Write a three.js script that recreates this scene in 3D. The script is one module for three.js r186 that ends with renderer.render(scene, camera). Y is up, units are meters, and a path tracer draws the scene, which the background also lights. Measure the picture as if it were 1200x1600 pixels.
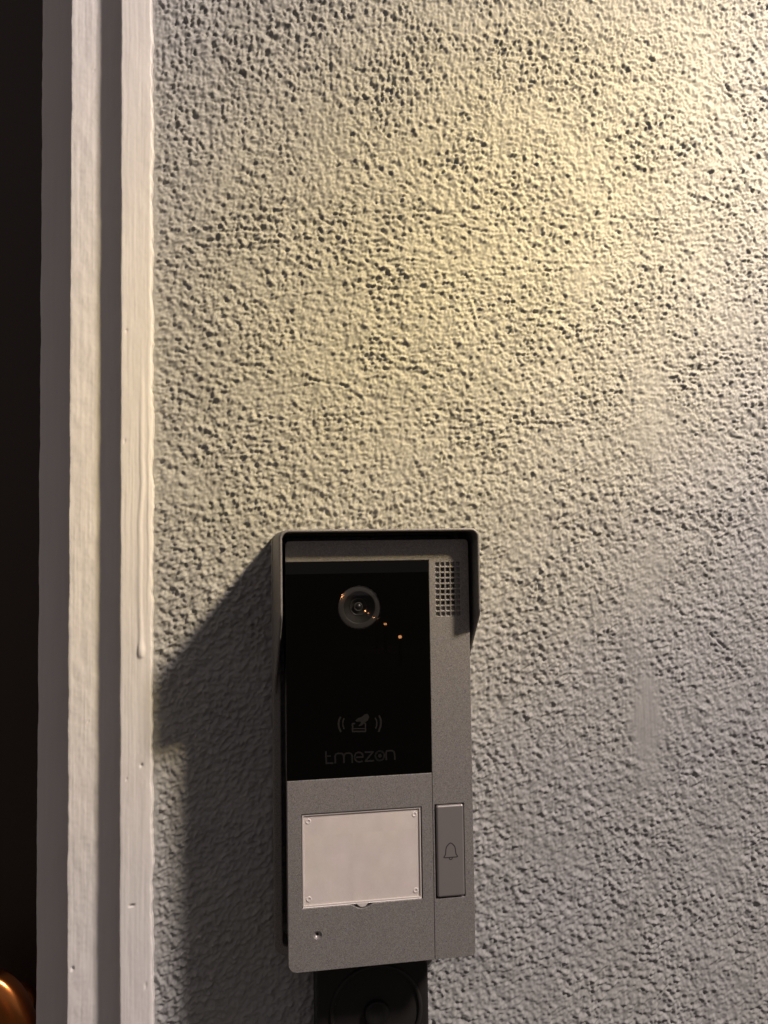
import * as THREE from 'three';
import { mergeGeometries, toCreasedNormals } from 'three/addons/utils/BufferGeometryUtils.js';
import { RoundedBoxGeometry } from 'three/addons/geometries/RoundedBoxGeometry.js';

// ---------------------------------------------------------------- camera, night sky, porch lamp, exposure
const K = 0.001, Y0 = 1.45;                        // millimetres to metres; height of the lens above the ground
const scene = new THREE.Scene();
const camera = new THREE.PerspectiveCamera(2 * Math.atan(800 / 1250) * 180 / Math.PI, 3 / 4, 0.01, 120);
{
  const yaw = 9.2635 * Math.PI / 180, pitch = 2.7056 * Math.PI / 180, roll = -0.7918 * Math.PI / 180;
  const fwd = new THREE.Vector3(Math.sin(yaw) * Math.cos(pitch), Math.sin(pitch), -Math.cos(yaw) * Math.cos(pitch));
  const right = new THREE.Vector3(Math.cos(yaw), 0, Math.sin(yaw)), up = right.clone().cross(fwd);
  const r = right.clone().multiplyScalar(Math.cos(roll)).addScaledVector(up, Math.sin(roll));
  const u = up.clone().multiplyScalar(Math.cos(roll)).addScaledVector(right, -Math.sin(roll));
  camera.position.set(-41.15 * K, Y0, 298.1 * K);
  camera.quaternion.setFromRotationMatrix(new THREE.Matrix4().makeBasis(r, u, fwd.clone().negate()));
}
const renderer = new THREE.WebGLRenderer({ antialias: true });
renderer.toneMapping = THREE.LinearToneMapping;
renderer.toneMappingExposure = 1.0;
renderer.shadowMap.enabled = true;
{ // dim, even town-night sky
  const w = 64, h = 32, d = new Float32Array(w * h * 4);
  for (let j = 0; j < h; j++) for (let i = 0; i < w; i++) d.set([0.212, 0.183, 0.175, 1], (j * w + i) * 4);
  const t = new THREE.DataTexture(d, w, h, THREE.RGBAFormat, THREE.FloatType);
  t.mapping = THREE.EquirectangularReflectionMapping; t.magFilter = THREE.LinearFilter; t.needsUpdate = true;
  scene.background = t; scene.environment = t;
}
const LAMP = [875, 1030, 815];                      // bulb of the gooseneck porch lamp, mm from the wall origin
const LAMP_WHITE = { color: [1, 0.858, 0.785], cd: 11.0, size: 4.6 };
const LAMP_HOT = { color: [1, 0.88, 0.83], cd: 17, aims: [[226, 196, 1]], cone: 5.4 };
const LAMP_AMBER = { color: [1, 0.69, 0.01], cd: 13.5, aims: [[108, 144, 1], [24, 116, 0.6]], cone: 4.2 };

// ---------------------------------------------------------------- helpers
function rng(seed) { let s = seed >>> 0; return () => { s = (s + 0x6D2B79F5) | 0; let t = Math.imul(s ^ (s >>> 15), 1 | s); t = (t + Math.imul(t ^ (t >>> 7), 61 | t)) ^ t; return ((t ^ (t >>> 14)) >>> 0) / 4294967296; }; }
function hsh(i, j, k) { let h = Math.imul(i, 374761393) + Math.imul(j, 668265263) + Math.imul(k, 2147483647 ^ 0x5bd1e995); h = Math.imul(h ^ (h >>> 13), 1274126177); h ^= h >>> 16; return (h >>> 0) / 4294967296; }
const sm = t => t * t * (3 - 2 * t), clamp = (v, a = 0, b = 1) => Math.min(b, Math.max(a, v));
const step = (a, b, v) => sm(clamp((v - a) / (b - a)));
function n2(x, y, k = 0) {                          // gradient noise, about -1..1
  const i = Math.floor(x), j = Math.floor(y), fx = x - i, fy = y - j, u = sm(fx), v = sm(fy);
  const g = (a, b) => { const t = hsh(i + a, j + b, k) * 6.2831853; return Math.cos(t) * (fx - a) + Math.sin(t) * (fy - b); };
  const a = g(0, 0), b = g(1, 0), c = g(0, 1), d = g(1, 1);
  return 1.5 * (a + (b - a) * u + (c - a) * v + (a - b - c + d) * u * v);
}
const W = { f: 0, f2: 0, id: 0 };
function worley(x, y, k) {
  const i = Math.floor(x), j = Math.floor(y); let f = 9, f2 = 9, id = 0;
  for (let b = -1; b <= 1; b++) for (let a = -1; a <= 1; a++) {
    const px = i + a + 0.1 + 0.8 * hsh(i + a, j + b, k), py = j + b + 0.1 + 0.8 * hsh(i + a, j + b, k + 57);
    const d = (px - x) * (px - x) + (py - y) * (py - y);
    if (d < f) { f2 = f; f = d; id = hsh(i + a, j + b, k + 91); } else if (d < f2) f2 = d;
  }
  W.f = f; W.f2 = f2; W.id = id; return f;          // squared distances
}
const lin = (r, g, b) => new THREE.Color().setRGB(r, g, b);
const mat = (rgb, o = {}) => new THREE.MeshPhysicalMaterial({ color: lin(...rgb), roughness: 0.6, ...o });
function mesh(name, geo, material, parent) {         // geometry in millimetres
  geo.scale(K, K, K);
  const m = new THREE.Mesh(geo, material); m.name = name; m.castShadow = m.receiveShadow = true;
  parent.add(m); return m;
}
function thing(name, label, category, at = [0, 0, 0], group) {
  const g = new THREE.Group(); g.name = name; g.position.set(...at); g.userData = { label, category };
  if (group) g.userData.group = group;
  scene.add(g); return g;
}
function box(x0, x1, y0, y1, z0, z1, r = 0) {
  const g = r ? new RoundedBoxGeometry(x1 - x0, y1 - y0, z1 - z0, 3, r) : new THREE.BoxGeometry(x1 - x0, y1 - y0, z1 - z0);
  g.translate((x0 + x1) / 2, (y0 + y1) / 2, (z0 + z1) / 2); return g;
}
function rrect(x0, x1, y0, y1, r, S = THREE.Shape) {  // r: one radius or [bl, br, tr, tl]
  const [bl, br, tr, tl] = Array.isArray(r) ? r : [r, r, r, r], s = new S();
  s.moveTo(x0 + bl, y0); s.lineTo(x1 - br, y0); if (br) s.absarc(x1 - br, y0 + br, br, -Math.PI / 2, 0);
  s.lineTo(x1, y1 - tr); if (tr) s.absarc(x1 - tr, y1 - tr, tr, 0, Math.PI / 2);
  s.lineTo(x0 + tl, y1); if (tl) s.absarc(x0 + tl, y1 - tl, tl, Math.PI / 2, Math.PI);
  s.lineTo(x0, y0 + bl); if (bl) s.absarc(x0 + bl, y0 + bl, bl, Math.PI, Math.PI * 1.5);
  return s;
}
function slab(shape, z0, z1, bev = 0.25, seg = 2) {  // extruded plate with softened edges, from z0 to z1
  const g = new THREE.ExtrudeGeometry(shape, { depth: z1 - z0 - 2 * bev, bevelEnabled: bev > 0, bevelSize: bev, bevelThickness: bev, bevelOffset: -bev, bevelSegments: seg, curveSegments: 14 });
  g.translate(0, 0, z0 + bev); return g;
}
function lathe(pts, x, y, z, n = 56) {               // pts: [radius, height along +z]
  const g = new THREE.LatheGeometry(pts.map(p => new THREE.Vector2(p[0], p[1])), n);
  g.rotateX(Math.PI / 2); g.translate(x, y, z); return g;
}
function ribbon(pts, w, z) {                         // flat printed stroke
  const out = [];
  for (let i = 0; i + 1 < pts.length; i++) {
    const [ax, ay] = pts[i], [bx, by] = pts[i + 1], L = Math.hypot(bx - ax, by - ay), nx = -(by - ay) / L * w / 2, ny = (bx - ax) / L * w / 2;
    const s = new THREE.Shape([[ax + nx, ay + ny], [ax - nx, ay - ny], [bx - nx, by - ny], [bx + nx, by + ny]].map(p => new THREE.Vector2(...p)));
    const g = new THREE.ShapeGeometry(s); g.translate(0, 0, z + i % 2 * 0.002); out.push(g);
    if (i) { const c = new THREE.CircleGeometry(w / 2, 10); c.translate(ax, ay, z + 0.004); out.push(c); }
  }
  return mergeGeometries(out);
}
const arcPts = (cx, cy, rx, ry, a0, a1, n = 16) => Array.from({ length: n + 1 }, (_, i) => { const a = (a0 + (a1 - a0) * i / n) * Math.PI / 180; return [cx + rx * Math.cos(a), cy + ry * Math.sin(a)]; });
function graded(a, b, s, lo, hi, grow = 1.16) {      // even steps s from a to b, growing steps out to lo and hi
  const v = []; for (let x = a; x <= b + 1e-6; x += s) v.push(x);
  let d = s; const end = v[v.length - 1]; for (let x = end; x < hi;) { d = Math.min(d * grow, 60); x = Math.min(hi, x + d); v.push(x); }
  d = s; const pre = []; for (let x = a; x > lo;) { d = Math.min(d * grow, 60); x = Math.max(lo, x - d); pre.push(x); }
  return pre.reverse().concat(v);
}
function gridGeo(nu, nv, at, tint) {                 // nu columns (to the right), nv rows (upwards)
  const P = new Float32Array(nu * nv * 3), C = tint ? new Float32Array(nu * nv * 3) : null, I = new Uint32Array((nu - 1) * (nv - 1) * 6);
  let q = 0;
  for (let j = 0; j < nv; j++) for (let i = 0; i < nu; i++) {
    const k = (j * nu + i) * 3; at(i, j, P, k); if (C) tint(i, j, C, k, P);
    if (i < nu - 1 && j < nv - 1) { const a = j * nu + i; I[q++] = a; I[q++] = a + 1; I[q++] = a + nu + 1; I[q++] = a; I[q++] = a + nu + 1; I[q++] = a + nu; }
  }
  const g = new THREE.BufferGeometry();
  g.setAttribute('position', new THREE.BufferAttribute(P, 3));
  if (C) g.setAttribute('color', new THREE.BufferAttribute(C, 3));
  g.setIndex(new THREE.BufferAttribute(I, 1)); g.computeVertexNormals(); return g;
}
function grain(size, seed, base, amp, flakes, flakeLum) {  // metallic-paint grain: base tone, fine noise, scattered flakes
  const d = new Uint8Array(size * size * 4), R = rng(seed);
  for (let i = 0; i < size * size; i++) { const v = base + amp * (R() + R() - 1); d.set([v, v, v, 255], i * 4); }
  for (let k = 0; k < flakes; k++) { const i = Math.floor(R() * size * size), v = base + flakeLum * R(); d.set([v, v * 0.97, v * 0.94, 255], i * 4); }
  const t = new THREE.DataTexture(d, size, size); t.wrapS = t.wrapT = THREE.RepeatWrapping; t.magFilter = THREE.LinearFilter; t.minFilter = THREE.LinearMipmapLinearFilter;
  t.generateMipmaps = true; t.colorSpace = THREE.SRGBColorSpace; t.needsUpdate = true; return t;
}

// ---------------------------------------------------------------- the setting: ground, rendered wall
{
  const g = new THREE.BoxGeometry(60, 0.2, 60); g.translate(0, -0.1, 20);
  const m = new THREE.Mesh(g, mat([0.09, 0.085, 0.08], { roughness: 0.95 })); m.name = 'ground'; m.userData = { kind: 'structure' }; m.receiveShadow = true; scene.add(m);
}
const wall = thing('house_wall', 'rough grey painted stucco wall carrying the intercom', 'wall', [0, 0, 0]);
const mStucco = mat([1, 1, 1], { roughness: 0.62, specularIntensity: 0.5, vertexColors: true });
const scratches = [[-36, 60, -19, 62.5, 0.5], [-21, 64.5, -5, 62, 0.55], [-37, 50, -25, 48.5, 0.55], [-24, 50, 30, 53.5, 0.28], [-4, 141, 20, 136, 0.35], [12, 133, 34, 130.5, 0.4], [32, 127, 52, 124.5, 0.55],
  [50, 107, 84, 111, 0.4], [18, 92, 52, 95, 0.28], [60, 76, 92, 74, 0.25], [128, 118, 130, 95, 0.35], [136, 122, 138, 88, 0.25], [-2, 102, 25, 108, 0.2], [60, 55, 100, 60, 0.2], [-30, 150, -4, 147, 0.25],
  [140, -36, 148, -43, 0.7], [138, -84, 176, -92, 0.4], [95, 92, 120, 96, 0.25], [150, 198, 168, 178, 0.5]];
function smoothPatch(x, y) {                          // where a trowel or brush flattened the coat
  const e = (cx, cy, rx, ry) => Math.exp(-Math.pow(((x - cx) / rx) ** 2 + ((y - cy) / ry) ** 2, 1.6));
  const j = 1.6 * n2(x / 4, y / 4, 31);
  x += j; y += j * 2;
  const brk = 1 + 0.45 * n2(x / 5, y / 9, 33) + 0.35 * n2(x / 2.2, y / 4, 34);
  return clamp(brk * (1.0 * e(111.5, -68, 7, 20) + 0.5 * e(113, -14, 8.5, 14) + 0.25 * e(118, 40, 9, 34) + 0.35 * e(107, -40, 5, 9)), 0, 0.95);
}
function nodules(x, y, k, fall) {                     // smooth lumps and hollows of uneven height, one to a cell
  const i = Math.floor(x), j = Math.floor(y); let h = 0;
  for (let b = -1; b <= 1; b++) for (let a = -1; a <= 1; a++) {
    const px = i + a + hsh(i + a, j + b, k), py = j + b + hsh(i + a, j + b, k + 57), w = hsh(i + a, j + b, k + 91) - 0.14;
    const d = (px - x) * (px - x) + (py - y) * (py - y); if (d < 1.2) h += w * Math.exp(-d * fall);
  }
  return h;
}
function stucco(x, y) {
  let amp = 0.86 + 0.34 * n2(x / 26, y / 26, 3) + 0.22 * n2(x / 9, y / 9, 4);
  amp = clamp(amp, 0.35, 1.3);
  const flat = smoothPatch(x, y), edge = step(-77, -74.6, x + 0.9 * n2(x / 3, y / 4, 8));
  amp *= 1.3 - 0.16 * step(-60, 90, x + 8 * n2(x / 25, y / 25, 20));   // thrown on more roughly beside the door
  amp *= (1 - flat) * (0.25 + 0.75 * edge);
  const mix = n2(x / 17, y / 17, 25), up = step(110, 200, y) * step(120, 20, x), across = step(10, 60, y) * step(160, 120, y) * (0.5 + 0.8 * n2(x / 40, y / 14, 26));
  const d1 = nodules(x / 1.8, y / 1.8, 5, 5);
  worley(x / 6.2, y / 6.2, 7);
  const pit = W.id < 0.30 ? Math.exp(-W.f / 0.0085) * (0.4 + W.id * 2) : 0;
  const xa = 0.82 * x + 0.57 * y, ya = 0.82 * y - 0.57 * x, xb = 0.44 * x + 0.9 * y, yb = 0.44 * y - 0.9 * x;   // each octave turned, so no grid shows
  let r = (0.27 + 0.05 * mix) * n2(xa / 1.02, ya / 1.02, 27) + 0.2 * n2(xb / 1.25, yb / 1.25, 28) + 0.36 * n2(xb / 2.4 + 3.1, yb / 2.4, 9) + (0.07 - 0.02 * mix) * n2(xb / 0.7, yb / 0.7, 10) + 0.34 * d1 + 0.3 * up * n2(x / 1.2, y / 4.5, 18) + 0.32 * across * n2(x / 5, y / 1.2, 19);
  r += 0.14 * r * r;
  let h = 1.42 * amp * r - pit * 0.25 * (1 - 0.6 * flat);
  h += 0.34 * n2(x / 13, y / 13, 11) * (1 - 0.6 * flat) + 0.5 * n2(x / 48, y / 48, 12);
  h += flat * (0.09 * n2(x / 0.95, y / 14, 13) + 0.05 * n2(x / 0.8, y / 4, 14) + 0.3);
  for (const [ax, ay, bx, by, dp] of scratches) {
    const ux = bx - ax, uy = by - ay, L2 = ux * ux + uy * uy, t = clamp(((x - ax) * ux + (y - ay) * uy) / L2, 0, 1);
    const d = Math.hypot(x - ax - ux * t, y - ay - uy * t + 0.5 * n2(x / 5, y / 5, 15));
    if (d < 2) h -= 1.5 * dp * Math.exp(-((d / 0.42) ** 2)) * clamp(0.45 + 1.1 * n2(x / 3.3, y / 3.3, 16)) - 0.3 * dp * Math.exp(-(((d - 0.9) / 0.5) ** 2));
  }
  return h;
}
{
  const S = 0.42, X0 = -77.4, X1 = 205, B0 = -222, B1 = 262, xs = [], ys = [];
  for (let x = X0; x <= X1; x += S) xs.push(x);
  for (let y = B0; y <= B1; y += S) ys.push(y);
  const g = gridGeo(xs.length, ys.length, (i, j, P, k) => {
    const x = xs[i], y = ys[j];
    P[k] = x; P[k + 1] = y + Y0 / K; P[k + 2] = -0.8 + stucco(x, y);
  }, (i, j, C, k) => {                                // paint tone: faint mottling and a little grit
    const x = xs[i], y = ys[j], v = 1 + 0.06 * n2(x / 18, y / 18, 21) + 0.05 * n2(x / 4, y / 4, 22) + 0.07 * n2(x / 0.9, y / 0.9, 23);
    C[k] = 0.285 * v; C[k + 1] = 0.287 * v; C[k + 2] = 0.286 * v * (1 + 0.02 * n2(x / 30, y / 30, 24));
  });
  mesh('stucco_coat', g, mStucco, wall);
  // the rest of the coat, out of the close view: the same relief as a bump map
  const n = 640, span = 330, d = new Uint8Array(n * n * 4);
  for (let j = 0; j < n; j++) for (let i = 0; i < n; i++) { const v = clamp((stucco(-70 + i / n * span, -700 + j / n * span) + 2) / 4) * 255; d.set([v, v, v, 255], (j * n + i) * 4); }
  const t = new THREE.DataTexture(d, n, n); t.wrapS = t.wrapT = THREE.MirroredRepeatWrapping; t.magFilter = THREE.LinearFilter; t.needsUpdate = true;
  const mOuter = mat([0.285, 0.287, 0.286], { roughness: 0.62, specularIntensity: 0.5, bumpMap: t, bumpScale: 0.004 });
  const xe = xs[xs.length - 1], ye = ys[ys.length - 1], lo = -Y0 / K, parts = [[xe, 1500, lo, 1500], [X0, xe, ye, 1500], [X0, xe, lo, B0]].map(([x0, x1, y0, y1]) => {
    const p = new THREE.PlaneGeometry(x1 - x0, y1 - y0); p.translate((x0 + x1) / 2, (y0 + y1) / 2, -0.6);
    const q = p.attributes.position; for (let i = 0; i < q.count; i++) p.attributes.uv.setXY(i, q.getX(i) / span, q.getY(i) / span);
    return p.translate(0, Y0 / K, 0);
  });
  mesh('stucco_surround', mergeGeometries(parts), mOuter, wall);
  mesh('masonry', box(-76.8, 1500, 0.5, Y0 / K + 1500, -240, -8), mat([0.3, 0.28, 0.26], { roughness: 0.95 }), wall);
}

// ---------------------------------------------------------------- painted door frame
const frame = thing('door_frame', 'white painted stepped timber door frame with brush marks and a paint run', 'door frame', [0, 0, 0]);
{
  const paint = mat([1, 1, 1], { roughness: 0.42, specularIntensity: 0.5, vertexColors: true });
  const sample = (pts, r, sp) => {                    // polyline with rounded corners, resampled
    const P = [];
    pts.forEach((p, i) => {
      if (!i || i === pts.length - 1) return P.push(p);
      const a = pts[i - 1], b = pts[i + 1], la = Math.hypot(a[0] - p[0], a[1] - p[1]), lb = Math.hypot(b[0] - p[0], b[1] - p[1]), rr = Math.min(r, la * 0.45, lb * 0.45);
      const A = [p[0] + (a[0] - p[0]) / la * rr, p[1] + (a[1] - p[1]) / la * rr], B = [p[0] + (b[0] - p[0]) / lb * rr, p[1] + (b[1] - p[1]) / lb * rr];
      for (let t = 0; t <= 6; t++) { const s = t / 6; P.push([(1 - s) ** 2 * A[0] + 2 * s * (1 - s) * p[0] + s * s * B[0], (1 - s) ** 2 * A[1] + 2 * s * (1 - s) * p[1] + s * s * B[1]]); }
    });
    const out = [P[0]];
    for (let i = 1; i < P.length; i++) { const L = Math.hypot(P[i][0] - P[i - 1][0], P[i][1] - P[i - 1][1]), n = Math.max(1, Math.ceil(L / sp)); for (let t = 1; t <= n; t++) out.push([P[i - 1][0] + (P[i][0] - P[i - 1][0]) * t / n, P[i - 1][1] + (P[i][1] - P[i - 1][1]) * t / n]); }
    return out;
  };
  // small knocks in the paint: x, y, half width, half height, depth
  const knocks = [[-80.6, -74.5, 0.5, 0.55, 0.7], [-85.6, -79, 0.25, 0.45, 0.5], [-83.8, -122.5, 1.0, 0.35, 0.7], [-86, 80, 0.4, 0.5, 0.4], [-79.3, -150, 0.4, 1.2, 0.3], [-105.2, -146, 0.5, 0.6, 0.8], [-99, 180, 0.3, 0.3, 0.3], [-104, -168, 0.6, 0.5, 0.6], [-86.5, 40, 0.3, 0.8, 0.3], [-100, -60, 0.3, 0.4, 0.3]];
  const build = (name, poly, r, sp, dy, seed, brush) => {
    const prof = sample(poly, r, sp), n = prof.length;
    const nor = prof.map((p, i) => { const a = prof[Math.max(0, i - 1)], b = prof[Math.min(n - 1, i + 1)], L = Math.hypot(b[0] - a[0], b[1] - a[1]); return [(b[1] - a[1]) / L, -(b[0] - a[0]) / L]; });
    let s = 0; const arc = prof.map((p, i) => s += i ? Math.hypot(p[0] - prof[i - 1][0], p[1] - prof[i - 1][1]) : 0);
    const ys = graded(-225, 270, dy, -Y0 / K + 0.6, 700);
    const g = gridGeo(n, ys.length, (ii, j, P, k) => {
      const i = n - 1 - ii, y = ys[j], [x, z] = prof[i], u = arc[i] + seed * 40;
      let d = brush * (0.045 * n2(u / 0.55, y / 26, seed) + 0.04 * n2(u / 1.3, y / 40, seed + 1) + 0.015 * n2(u / 0.5, y / 6, seed + 2)) + 0.10 * n2(u / 7, y / 16, seed + 3) + (seed === 13 ? 0.13 : 0.05) * n2(u / 3, y / 6, seed + 4) + (seed === 13 ? 0.05 : 0.025) * n2(u / 1.1, y / 1.4, seed + 7);
      for (const [kx, ky, wx, wy, dp] of knocks) { const e = ((x - kx) / wx) ** 2 + ((y - ky) / wy) ** 2; if (e < 5) d -= dp * Math.exp(-e * e); }
      if (nor[i][1] > 0.7 && x > -88 && z > 0) {      // the run of paint that dried on the outer bead, and a thinner one beside it
        const cx = -81.2 + 0.5 * n2(y / 22, 3.3, 77) + step(-10, 60, y) * 0.9, top = step(95, 20, y), bot = step(-37.6, -36.2, y), bead = Math.exp(-(((y + 34.5) / 2.6) ** 2));
        d += top * bot * (0.30 + 0.5 * bead) * Math.exp(-((Math.abs(x - cx) / (0.72 + 0.38 * bead)) ** 3.2));
        d += 0.13 * step(140, 30, y) * step(-26, -16, y) * Math.exp(-(((x + 78.2 - 0.3 * n2(y / 9, 1.7, 79)) / 0.35) ** 2));
      }
      const wob = 0.34 * n2(y / 15, seed * 3.1, 41) + 0.16 * n2(y / 4, seed * 1.7, 42), rag = x > -77.6 ? 0.45 * n2(y / 6, 0.5, 43) + 0.3 * Math.max(0, n2(y / 2.2, 1.5, 44)) : 0;
      P[k] = x + nor[i][0] * d + wob * 0.6 + rag; P[k + 1] = y + Y0 / K; P[k + 2] = z + nor[i][1] * d;
    }, (ii, j, C, k) => {
      const u = arc[n - 1 - ii], y = ys[j], v = 1 + 0.03 * n2(u / 0.8, y / 30, seed + 5) + 0.03 * n2(u / 9, y / 25, seed + 6);
      C[k] = 0.63 * v; C[k + 1] = 0.612 * v; C[k + 2] = 0.605 * v;
    });
    return mesh(name, g, paint, frame);
  };
  // profiles run from the wall side to the opening: [x, z]
  build('outer_bead', [[-76.9, -7], [-77.05, 2.9], [-88.1, 2.9], [-88.25, -8]], 0.9, 0.32, 0.5, 3, 1);
  build('casing', [[-87.4, -5.3], [-107.2, -5.3], [-107.3, -22]], 0.8, 0.36, 0.5, 13, 1.2);
  build('jamb', [[-106.2, -20.5], [-121.2, -20.5], [-121.4, -112]], 1.0, 0.8, 0.9, 23, 0.7);
}

// ---------------------------------------------------------------- dark door with an oval copper knob
const door = thing('front_door', 'dark brown front door standing back in the white frame with copper knob', 'door', [0, 0, 0]);
{
  const wood = mat([0.028, 0.016, 0.011], { roughness: 0.5 });
  mesh('leaf', box(-1005, -123, 12, 2040, -108, -66, 2), wood, door);
  const copper = mat([0.58, 0.20, 0.055], { metalness: 1, roughness: 0.24 });
  const knob = mesh('knob', (() => {
    const g = new THREE.SphereGeometry(1, 72, 48); const p = g.attributes.position;
    for (let i = 0; i < p.count; i++) { const x = p.getX(i), y = p.getY(i), z = p.getZ(i); p.setXYZ(i, x * 19.3, y * 35, Math.sign(z) * Math.pow(Math.abs(z), 0.5) * (z > 0 ? 7.5 : 9)); }
    g.translate(-140.5, Y0 / K - 189, -27); g.computeVertexNormals(); return g;
  })(), copper, door);
  mesh('neck', lathe([[5, 0], [4.5, 6], [4.5, 18], [6, 26]], -140.5, Y0 / K - 187, -62), copper, knob);
  mesh('rose', lathe([[0, 4.2], [7, 4.2], [8, 3], [9, 0]], -140.5, Y0 / K - 187, -66), copper, knob);
}

// ---------------------------------------------------------------- video intercom
const inter = thing('video_intercom', 'silver grey video intercom with black camera panel under a rain hood', 'intercom', [0, Y0, 0]);
{
  const ZF = 33;                                      // front face above the wall
  const flake = grain(512, 5, 165, 48, 9000, 200);
  const silver = mat([0.60, 0.572, 0.55], { metalness: 0.35, roughness: 0.5, map: flake });
  const smooth = mat([0.265, 0.25, 0.247], { metalness: 0.5, roughness: 0.36, clearcoat: 1, clearcoatRoughness: 0.14 });
  const black = mat([0.006, 0.006, 0.006], { roughness: 0.6 });
  const gloss = mat([0.0012, 0.0012, 0.0011], { roughness: 0.008, ior: 1.49, specularIntensity: 0.6 });
  const uvs = (g, s = 60) => { const p = g.attributes.position, u = new Float32Array(p.count * 2); for (let i = 0; i < p.count; i++) { u[2 * i] = (p.getX(i) + 0.3 * p.getZ(i)) / s; u[2 * i + 1] = (p.getY(i) + 0.4 * p.getZ(i)) / s; } g.setAttribute('uv', new THREE.BufferAttribute(u, 2)); return g; };

  // wall bracket: a low flange round the body
  const br = rrect(-34.9, 34.9, -141, 6.4, [4, 4, 3, 3]); br.holes.push(rrect(-32, 32, -138, 5, [2, 2, 2, 2], THREE.Path));
  mesh('bracket', uvs(slab(br, -2, 10, 0.5)), silver, inter);
  const sh = rrect(-30.5, 30.5, -135, 2.8, [2.5, 1.8, 1.5, 1.5]); sh.holes.push(new THREE.Path().absarc(-6.6, -19, 6.2, 0, Math.PI * 2));
  mesh('back_shell', uvs(slab(sh, -1, ZF - 2.1, 0.3)), silver, inter);

  // front: top bar and right strip in one piece, with loudspeaker holes and the button slot
  const XS = 17.15, front = new THREE.Shape(); {
    const T = 3.3, B = -135.5, r = 1.6;
    front.moveTo(XS, B); front.lineTo(31 - r, B); front.absarc(31 - r, B + r, r, -Math.PI / 2, 0); front.lineTo(31, T - r); front.absarc(31 - r, T - r, r, 0, Math.PI / 2);
    front.lineTo(-31 + r, T); front.absarc(-31 + r, T - r, r, Math.PI / 2, Math.PI); front.lineTo(-31, -3.65); front.lineTo(XS, -3.65); front.lineTo(XS, B);
  }
  const gx = i => 20.05 + i * 1.79, gy = j => -5.15 - j * 1.87;
  for (let i = 0; i < 5; i++) for (let j = 0; j < 10; j++) front.holes.push(rrect(gx(i) - 0.61, gx(i) + 0.61, gy(j) - 0.63, gy(j) + 0.63, 0.12, THREE.Path));
  front.holes.push(rrect(17.75, 27.85, -115.9, -85.1, 0.25, THREE.Path));
  const ff = mesh('front_frame', uvs(slab(front, ZF - 2, ZF, 0.16)), silver, inter);
  const gb = rrect(18.4, 29, -24, -4, 0); gb.holes.push(rrect(gx(0) + 0.9, gx(4) - 0.9, gy(8) + 0.93, gy(0) - 0.93, 0, THREE.Path));
  mesh('grille_backing', uvs(slab(gb, ZF - 2.9, ZF - 0.8, 0)), silver, ff);
  mesh('speaker_cloth', box(18.6, 28.8, -23.8, -4.2, ZF - 2.6, ZF - 2.45), black, ff);

  // lower plate with the name pocket (finger notch below) and the microphone hole
  const low = rrect(-31, XS - 0.12, -135.5, -74.65, [2.8, 0, 0, 0]);
  const pocket = new THREE.Path(); {
    const [x0, x1, y0, y1] = [-26.5, 13.35, -115.5, -85.5], c = -6.8;
    pocket.moveTo(x0, y0); pocket.lineTo(c - 4.6, y0); pocket.quadraticCurveTo(c - 3.2, y0 - 0.15, c - 2.3, y0 - 0.85); pocket.quadraticCurveTo(c, y0 - 2.0, c + 2.3, y0 - 0.85);
    pocket.quadraticCurveTo(c + 3.2, y0 - 0.15, c + 4.6, y0); pocket.lineTo(x1, y0); pocket.lineTo(x1, y1); pocket.lineTo(x0, y1); pocket.lineTo(x0, y0);
  }
  low.holes.push(pocket);
  const mic = new THREE.Path(); mic.absellipse(-21.6, -124.2, 1.35, 1.2, 0, Math.PI * 2); low.holes.push(mic);
  const lp = mesh('lower_plate', uvs(slab(low, ZF - 2, ZF - 0.04, 0.16)), silver, inter);
  mesh('microphone_dish', lathe([[0.42, -1.5], [0.45, -0.9], [0.75, -0.75], [1.2, -0.35], [1.6, -0.28]], -21.6, -124.2, ZF, 32), smooth, lp);

  // name card behind its clear cover
  const clear = mat([0.98, 0.97, 0.96], { transmission: 1, roughness: 0.06, thickness: 0, ior: 1.49, specularIntensity: 0.7 });
  const card = (() => {                                // paper gone slightly blotchy behind the cover
    const n = 256, d = new Uint8Array(n * n * 4);
    for (let j = 0; j < n; j++) for (let i = 0; i < n; i++) { const v = 240 + 7 * n2(i / 60, j / 60, 61) + 6 * n2(i / 22, j / 30, 62) + 3 * n2(i / 5, j / 5, 63); d.set([v, v - 1 + 2 * n2(i / 50, j / 40, 64), v - 2 + 3 * n2(i / 45, j / 70, 65), 255], (j * n + i) * 4); }
    const t = new THREE.DataTexture(d, n, n); t.wrapS = t.wrapT = THREE.RepeatWrapping; t.magFilter = THREE.LinearFilter; t.colorSpace = THREE.SRGBColorSpace; t.needsUpdate = true; return t;
  })();
  const np = mesh('name_card', uvs(slab(rrect(-25.9, 12.8, -114.9, -86.1, 0.3), ZF - 1.5, ZF - 0.85, 0.08), 40), mat([0.76, 0.73, 0.725], { roughness: 0.75, map: card }), inter);
  mesh('pocket_floor', box(-27.5, 14.5, -118.2, -85, ZF - 2.08, ZF - 1.7), smooth, np);
  const rim = rrect(-26.3, 13.15, -115.3, -85.7, 0.3); rim.holes.push(rrect(-25.75, 12.6, -114.75, -86.25, 0.2, THREE.Path));
  mesh('cover_rim', slab(rim, ZF - 1.45, ZF - 0.42, 0.12), mat([0.5, 0.47, 0.45], { roughness: 0.2 }), np);
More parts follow.
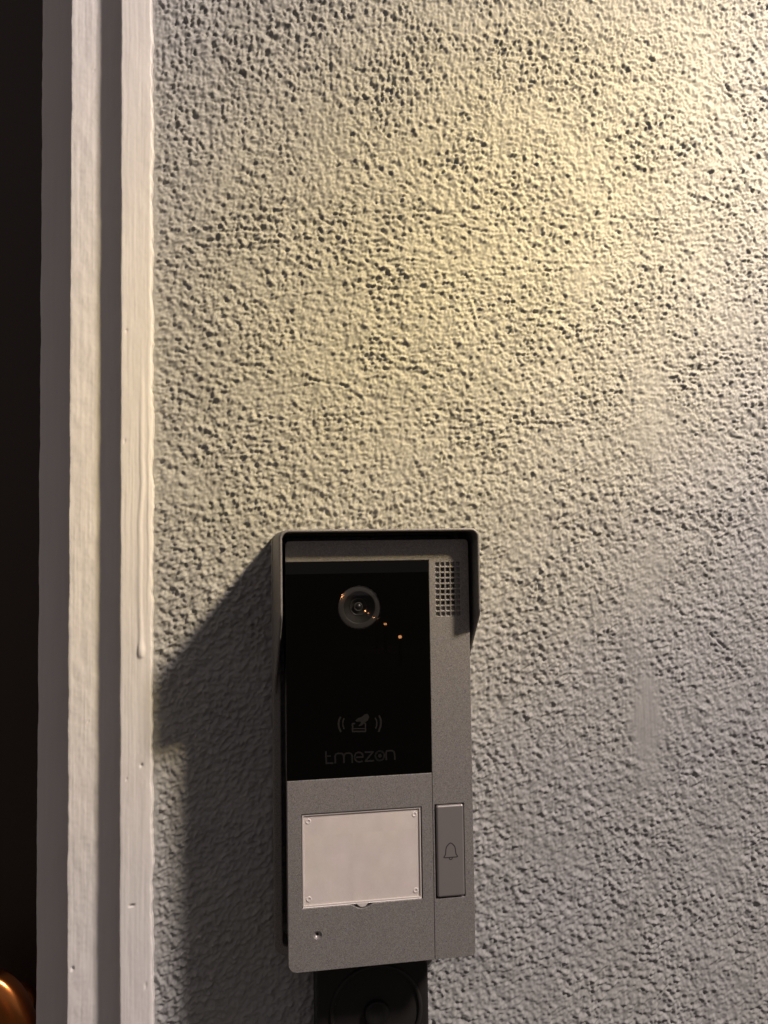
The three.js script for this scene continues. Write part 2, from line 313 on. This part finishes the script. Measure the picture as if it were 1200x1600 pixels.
  mesh('cover_lip', (() => { const s = new THREE.Shape([[0, 0], [0.7, 0], [0, 0.46]].map(p => new THREE.Vector2(...p))), g = new THREE.ExtrudeGeometry(s, { depth: 39.2, bevelEnabled: false }); g.rotateY(Math.PI / 2); g.rotateX(-Math.PI / 2); g.rotateX(Math.PI / 2); const p = g.attributes.position; for (let i = 0; i < p.count; i++) { const along = p.getX(i), up = -p.getZ(i), out = p.getY(i); p.setXYZ(i, -26.2 + along, -115.42 + up, ZF - 0.82 + out); } g.computeVertexNormals(); return g; })(), mat([0.8, 0.75, 0.72], { roughness: 0.2 }), np);
  mesh('cover_tab', slab((() => { const s = new THREE.Shape(), c = -6.8; s.moveTo(c - 2.2, -115.25); s.quadraticCurveTo(c, -118.2, c + 2.2, -115.25); return s; })(), ZF - 1.4, ZF - 0.3, 0.22), mat([0.5, 0.47, 0.45], { roughness: 0.2 }), np);
  mesh('clear_cover', box(-25.8, 12.65, -114.8, -86.2, ZF - 0.8, ZF - 0.62), clear, np);
  for (const [x, y] of [[-24.2, -88.1], [11.1, -88.1], [11.1, -112.9], [-24.2, -112.9]])
    mesh('peg', lathe([[0.35, 0.02], [0.55, 0.16], [0.8, 0.14], [0.92, 0]], x, y, ZF - 0.84, 24), mat([0.66, 0.63, 0.62], { roughness: 0.5 }), np);

  // call button with a bell printed on it
  const cb = mesh('call_button', box(18.15, 27.6, -115.35, -85.35, ZF - 1.8, ZF + 0.75, 0.75), smooth, inter);
  mesh('button_well', box(17.5, 28.1, -116.2, -84.8, ZF - 2.07, ZF - 1.95), black, cb);
  { const b = (u, v) => [22.85 + (u - 229) * 0.0415, -100.4 - (v - 527) * 0.0405], z = ZF + 0.765;
    const half = [[229, 462], [216, 468], [205, 480], [195, 492], [190, 512], [188, 535], [185, 555], [172, 574], [180, 578]];
    const pts = half.slice().reverse().map(([u, v]) => b(u, v)).concat(half.slice(1).map(([u, v]) => b(458 - u, v)));
    mesh('bell_symbol', mergeGeometries([ribbon(pts.concat([pts[0]]), 0.34, z), ribbon([[215, 580], [220, 592], [229, 595], [238, 592], [243, 580]].map(([u, v]) => b(u, v)), 0.32, z)]), mat([0.02, 0.018, 0.018], { roughness: 0.7 }), cb);
  }

  // black camera panel, its lens and its print
  const LX = -6.6, LY = -19.0, ps = rrect(-31, XS - 0.1, -74.5, -3.78, [0.2, 0.2, 0.2, 0.2]); const lh = new THREE.Path(); lh.absarc(LX, LY, 7.2, 0, Math.PI * 2); ps.holes.push(lh);
  const panel = mesh('camera_panel', slab(ps, ZF - 2, ZF - 0.1, 0.12), gloss, inter);
  const lens = mesh('lens_ring', lathe([[5.3, -1.6], [5.3, -0.62], [5.45, -0.5], [6.9, -0.5], [7.15, -0.6], [7.15, -1.8]], LX, LY, ZF), mat([0.015, 0.0142, 0.0132], { roughness: 0.42 }), inter);
  mesh('lens_barrel', lathe([[0, -3.6], [3.0, -3.5], [3.1, -2.6], [3.7, -2.5], [3.85, -1.7], [4.6, -1.6], [4.8, -0.9], [5.3, -0.8]], LX, LY, ZF), mat([0.006, 0.0058, 0.0055], { roughness: 0.7, specularIntensity: 0.3 }), lens);
  mesh('lens_trim', lathe([[2.55, -2.9], [2.75, -2.45], [2.95, -2.6], [3.05, -2.9]], LX, LY, ZF), mat([0.03, 0.03, 0.03], { roughness: 0.25, metalness: 0.4 }), lens);
  mesh('front_element', lathe([[0, -2.35], [0.4, -2.4], [0.8, -2.6], [1.1, -2.95], [1.2, -3.5]], LX, LY, ZF, 32), mat([0.004, 0.004, 0.005], { roughness: 0.35 }), lens);
  mesh('element_ring', lathe([[1.15, -3.4], [1.2, -2.75], [1.4, -2.7], [1.5, -3.4]], LX, LY, ZF, 32), mat([0.05, 0.05, 0.05], { roughness: 0.5 }), lens);
  mesh('lens_window', lathe([[0, -0.12], [7.15, -0.12], [7.15, -0.3], [0, -0.3]], LX, LY, ZF), mat([1, 1, 1], { transmission: 1, roughness: 0.02, thickness: 0, ior: 1.49 }), lens);
  const ink = mat([0.0105, 0.0098, 0.0092], { roughness: 0.6, specularIntensity: 0.3 }), zp = ZF - 0.1 + 0.012;
  const cp = (u, v) => [-7.2 + (u - 523) * 0.0248, -57.3 - (v - 266) * 0.0248 - (u - 523) * 0.0248 * 0.052];
  const P = a => a.map(p => cp(...p));
  mesh('card_reader_symbol', mergeGeometries([
    ribbon(P([[278, 176], [256, 215], [247, 268], [256, 325], [280, 374]]), 0.62, zp), ribbon(P([[322, 192], [308, 225], [304, 262], [308, 300], [322, 335]]), 0.42, zp),
    ribbon(P([[792, 152], [812, 195], [818, 240], [810, 300], [784, 372]]), 0.62, zp), ribbon(P([[740, 184], [757, 218], [762, 252], [757, 292], [744, 326]]), 0.45, zp),
    ribbon(P([[470, 262], [434, 264], [434, 366], [608, 364], [608, 262], [592, 258]]), 0.5, zp), ribbon(P([[440, 330], [602, 327]]), 0.36, zp + 0.006),
    (() => { const g = new THREE.ShapeGeometry(new THREE.Shape(P([[474, 218], [510, 190], [552, 178], [590, 148], [622, 132], [650, 146], [660, 180], [640, 216], [604, 246], [566, 282], [530, 300], [514, 292], [540, 262], [552, 240], [518, 234], [490, 240]]).map(p => new THREE.Vector2(...p)))); g.translate(0, 0, zp + 0.012); return g; })(),
  ]), ink, panel);
  mesh('maker_mark', mergeGeometries([
    ribbon(P([[76, 626], [80, 782], [172, 780]]), 0.55, zp), ribbon(P([[84, 690], [140, 686]]), 0.45, zp),
    ribbon(P([[200, 785], [198, 690], [206, 664], [230, 654], [285, 654], [308, 668], [314, 700], [315, 782]]), 0.55, zp), ribbon(P([[314, 700], [322, 668], [345, 652], [395, 650], [418, 664], [424, 696], [425, 778]]), 0.55, zp + 0.006),
    ribbon(P([[462, 708], [568, 700], [566, 672], [548, 648], [512, 640], [474, 652], [458, 690], [464, 736], [490, 762], [530, 766], [562, 754]]), 0.55, zp),
    ribbon(P([[592, 640], [704, 634], [600, 756], [718, 750]]), 0.55, zp),
    ribbon(arcPts(...cp(797, 686), 1.5, 1.55, 0, 360, 28), 0.55, zp), (() => { const g = new THREE.CircleGeometry(0.62, 20); const c = cp(797, 686); g.translate(c[0], c[1], zp + 0.008); return g; })(),
    ribbon(P([[884, 744], [880, 650], [888, 626], [914, 618], [962, 618], [988, 632], [996, 660], [1000, 740]]), 0.55, zp),
  ]), mat([0.0075, 0.0072, 0.0072], { roughness: 0.6, specularIntensity: 0.3 }), panel);

  // rain hood: an inverted U of sheet, deep over the camera, its cheeks cut back to the bracket
  const hood = (off, th, zRim, zBack, yEnd, round) => {
    const zf = y => { const t = 41 - Math.max(0, -21 - y) * (31 / 29); return Math.max(zBack + 1, Math.min(zRim, t - (41 - zRim))); };
    const path = (o) => {                             // local outline at offset o from the outer face
      const w = 35 - o, t = 6.9 - o, r = 3.2 - o, a = [];
      for (let k = 0; k <= 40; k++) a.push([-w, yEnd + (t - r - yEnd) * k / 40, -1, 0]);
      for (let k = 1; k <= 10; k++) { const b = Math.PI - k / 10 * Math.PI / 2; a.push([-w + r + r * Math.cos(b), t - r + r * Math.sin(b), 0, 0]); }
      for (let k = 1; k <= 12; k++) a.push([-w + r + (2 * w - 2 * r) * k / 12, t, 0, 0]);
      for (let k = 1; k <= 10; k++) { const b = Math.PI / 2 - k / 10 * Math.PI / 2; a.push([w - r + r * Math.cos(b), t - r + r * Math.sin(b), 0, 0]); }
      for (let k = 1; k <= 40; k++) a.push([w, t - r + (yEnd - t + r) * k / 40, 0, 0]);
      return a;
    };
    const A = path(off), B = path(off + th), n = A.length, rows = [];
    const draft = (p, z) => [p[0] * (1 - 0.054 * z / 41), p[1], z];
    const e = round;
    rows.push((i) => draft(A[i], zBack)); for (let k = 1; k <= 4; k++) rows.push(i => draft(A[i], zBack + (zf(A[i][1]) - e - zBack) * k / 4));
    for (let k = 1; k <= 4; k++) rows.push(i => { const a = k / 5 * Math.PI, c = (1 - Math.cos(a)) / 2, z = zf(A[i][1]) - e + e * Math.sin(a), p = draft(A[i], z), q = draft(B[i], z); return [p[0] + (q[0] - p[0]) * c, p[1] + (q[1] - p[1]) * c, z]; });
    for (let k = 4; k >= 0; k--) rows.push(i => draft(B[i], zBack + (zf(A[i][1]) - e - zBack) * k / 4));
    rows.push((i) => draft(A[i], zBack));
    return toCreasedNormals(gridGeo(n, rows.length, (i, j, P, k) => { const p = rows[j](n - 1 - i); P[k] = p[0]; P[k + 1] = p[1]; P[k + 2] = p[2]; }), 0.7);
  };
  mesh('rain_hood', uvs(hood(0, 1.0, 40, 10.02, -50, 0.5)), silver, inter);
}

// ---------------------------------------------------------------- older black bell push below the intercom
const bell = thing('bell_push', 'black square bell push with a raised ring half hidden below the intercom', 'doorbell', [-1 * K, Y0 - 161 * K, 0]);
{
  const b = mat([0.014, 0.0132, 0.0125], { roughness: 0.5, specularIntensity: 0.6 });
  mesh('plate', slab(rrect(-19.8, 19.8, -19.8, 19.8, 6), -2, 14, 1.2, 4), b, bell);
  mesh('ring', new THREE.TorusGeometry(15.6, 0.9, 16, 72).translate(1, 0, 14), b, bell);
  mesh('push_button', lathe([[4.4, -1], [4.4, 1.6], [3.9, 2.4], [2.5, 2.1], [0, 1.9]], 1, 0, 13.6, 40), mat([0.008, 0.0077, 0.0074], { roughness: 0.5, specularIntensity: 0.5 }), bell);
}

// ---------------------------------------------------------------- porch lamp above and to the right, outside the frame
{
  const lan = thing('porch_lamp', 'lit black gooseneck porch lamp above and right of the intercom', 'wall lamp', [LAMP[0] * K, Y0 + LAMP[1] * K, LAMP[2] * K]);
  const iron = mat([0.02, 0.02, 0.02], { roughness: 0.5, metalness: 0.6 });
  const warm = lin(...LAMP_WHITE.color);
  const bulb = mesh('bulb', new THREE.SphereGeometry(110, 48, 32), new THREE.MeshStandardMaterial({ color: lin(0.8, 0.78, 0.74), emissive: warm, emissiveIntensity: 9 }), lan);
  bulb.castShadow = false;
  mesh('socket', new THREE.CylinderGeometry(26, 34, 70, 32).translate(0, 138, 0), iron, lan);
  mesh('shade', new THREE.LatheGeometry([[28, 196], [34, 174], [90, 156], [205, 118], [212, 114], [203, 115], [88, 151], [30, 168]].map(p => new THREE.Vector2(...p)), 64), iron, lan);
  const curve = new THREE.CatmullRomCurve3([[0, 186, 0], [0, 300, -8], [0, 380, -130], [0, 360, -400], [0, 270, -700], [0, 240, -809]].map(p => new THREE.Vector3(...p)));
  mesh('arm', new THREE.TubeGeometry(curve, 64, 11, 18), iron, lan);
  mesh('backplate', lathe([[0, 14], [46, 14], [62, 7], [66, 0]], 0, 240, -816), iron, lan);
  const p = new THREE.PointLight(warm, LAMP_WHITE.cd, 0, 2); p.position.set(LAMP[0] * K, Y0 + LAMP[1] * K, LAMP[2] * K); p.castShadow = true; p.shadow.radius = LAMP_WHITE.size; p.name = 'porch_lamp_light'; scene.add(p);
  // the lamp's lens throws a white core and an amber fringe down and to the left across the wall
  for (const B of [LAMP_HOT, LAMP_AMBER]) for (const [ax, ay, share] of B.aims) {
    const s = new THREE.SpotLight(lin(...B.color), B.cd * share, 0, B.cone * Math.PI / 180, 1, 2);
    s.position.copy(p.position); s.target.position.set(ax * K, Y0 + ay * K, 0); s.castShadow = true; s.shadow.radius = LAMP_WHITE.size; s.name = 'porch_lamp_beam';
    scene.add(s, s.target);
  }
}

// ---------------------------------------------------------------- amber path lights behind the photographer, mirrored in the black panel
{
  const post = mat([0.10, 0.095, 0.09], { roughness: 0.6 });
  const eye = camera.position, ZP = 32.9 * K, R = new THREE.Vector3();
  [[588, 965, 0.45, 70, 0.028], [602, 975, 0.40, 18, 0.016], [625, 995, 0.36, 24, 0.022]].forEach(([px, py, hgt, glow, r], k) => {
    R.set(px - 600, 800 - py, -1250).applyQuaternion(camera.quaternion);
    const t = (ZP - eye.z) / R.z, hit = eye.clone().addScaledVector(R, t); R.z *= -1;
    const at = hit.addScaledVector(R, (hgt - hit.y) / R.y);        // the post whose globe stands at this height above the ground
    const g = thing('path_light' + (k ? '_00' + k : ''), 'amber globe path light on a short post behind the camera', 'path light', [at.x, 0, at.z], 'path lights along the garden');
    const H = at.y / K;
    mesh('post', new THREE.CylinderGeometry(18, 22, H - r / K + 3, 20).translate(0, (H - r / K + 3) / 2, 0), post, g);
    mesh('globe', new THREE.SphereGeometry(r / K, 24, 16).translate(0, H, 0), new THREE.MeshStandardMaterial({ color: lin(0.5, 0.3, 0.15), emissive: lin(1, 0.42, 0.16), emissiveIntensity: glow }), g);
    mesh('cap', new THREE.ConeGeometry(r / K * 1.15, 14, 24).translate(0, H + r / K + 5, 0), post, g);
    const l = new THREE.PointLight(lin(1, 0.42, 0.16), 0.05, 0, 2); l.position.set(at.x, at.y, at.z); l.castShadow = true; l.name = 'path_light_glow'; scene.add(l);
  });
}

renderer.render(scene, camera);
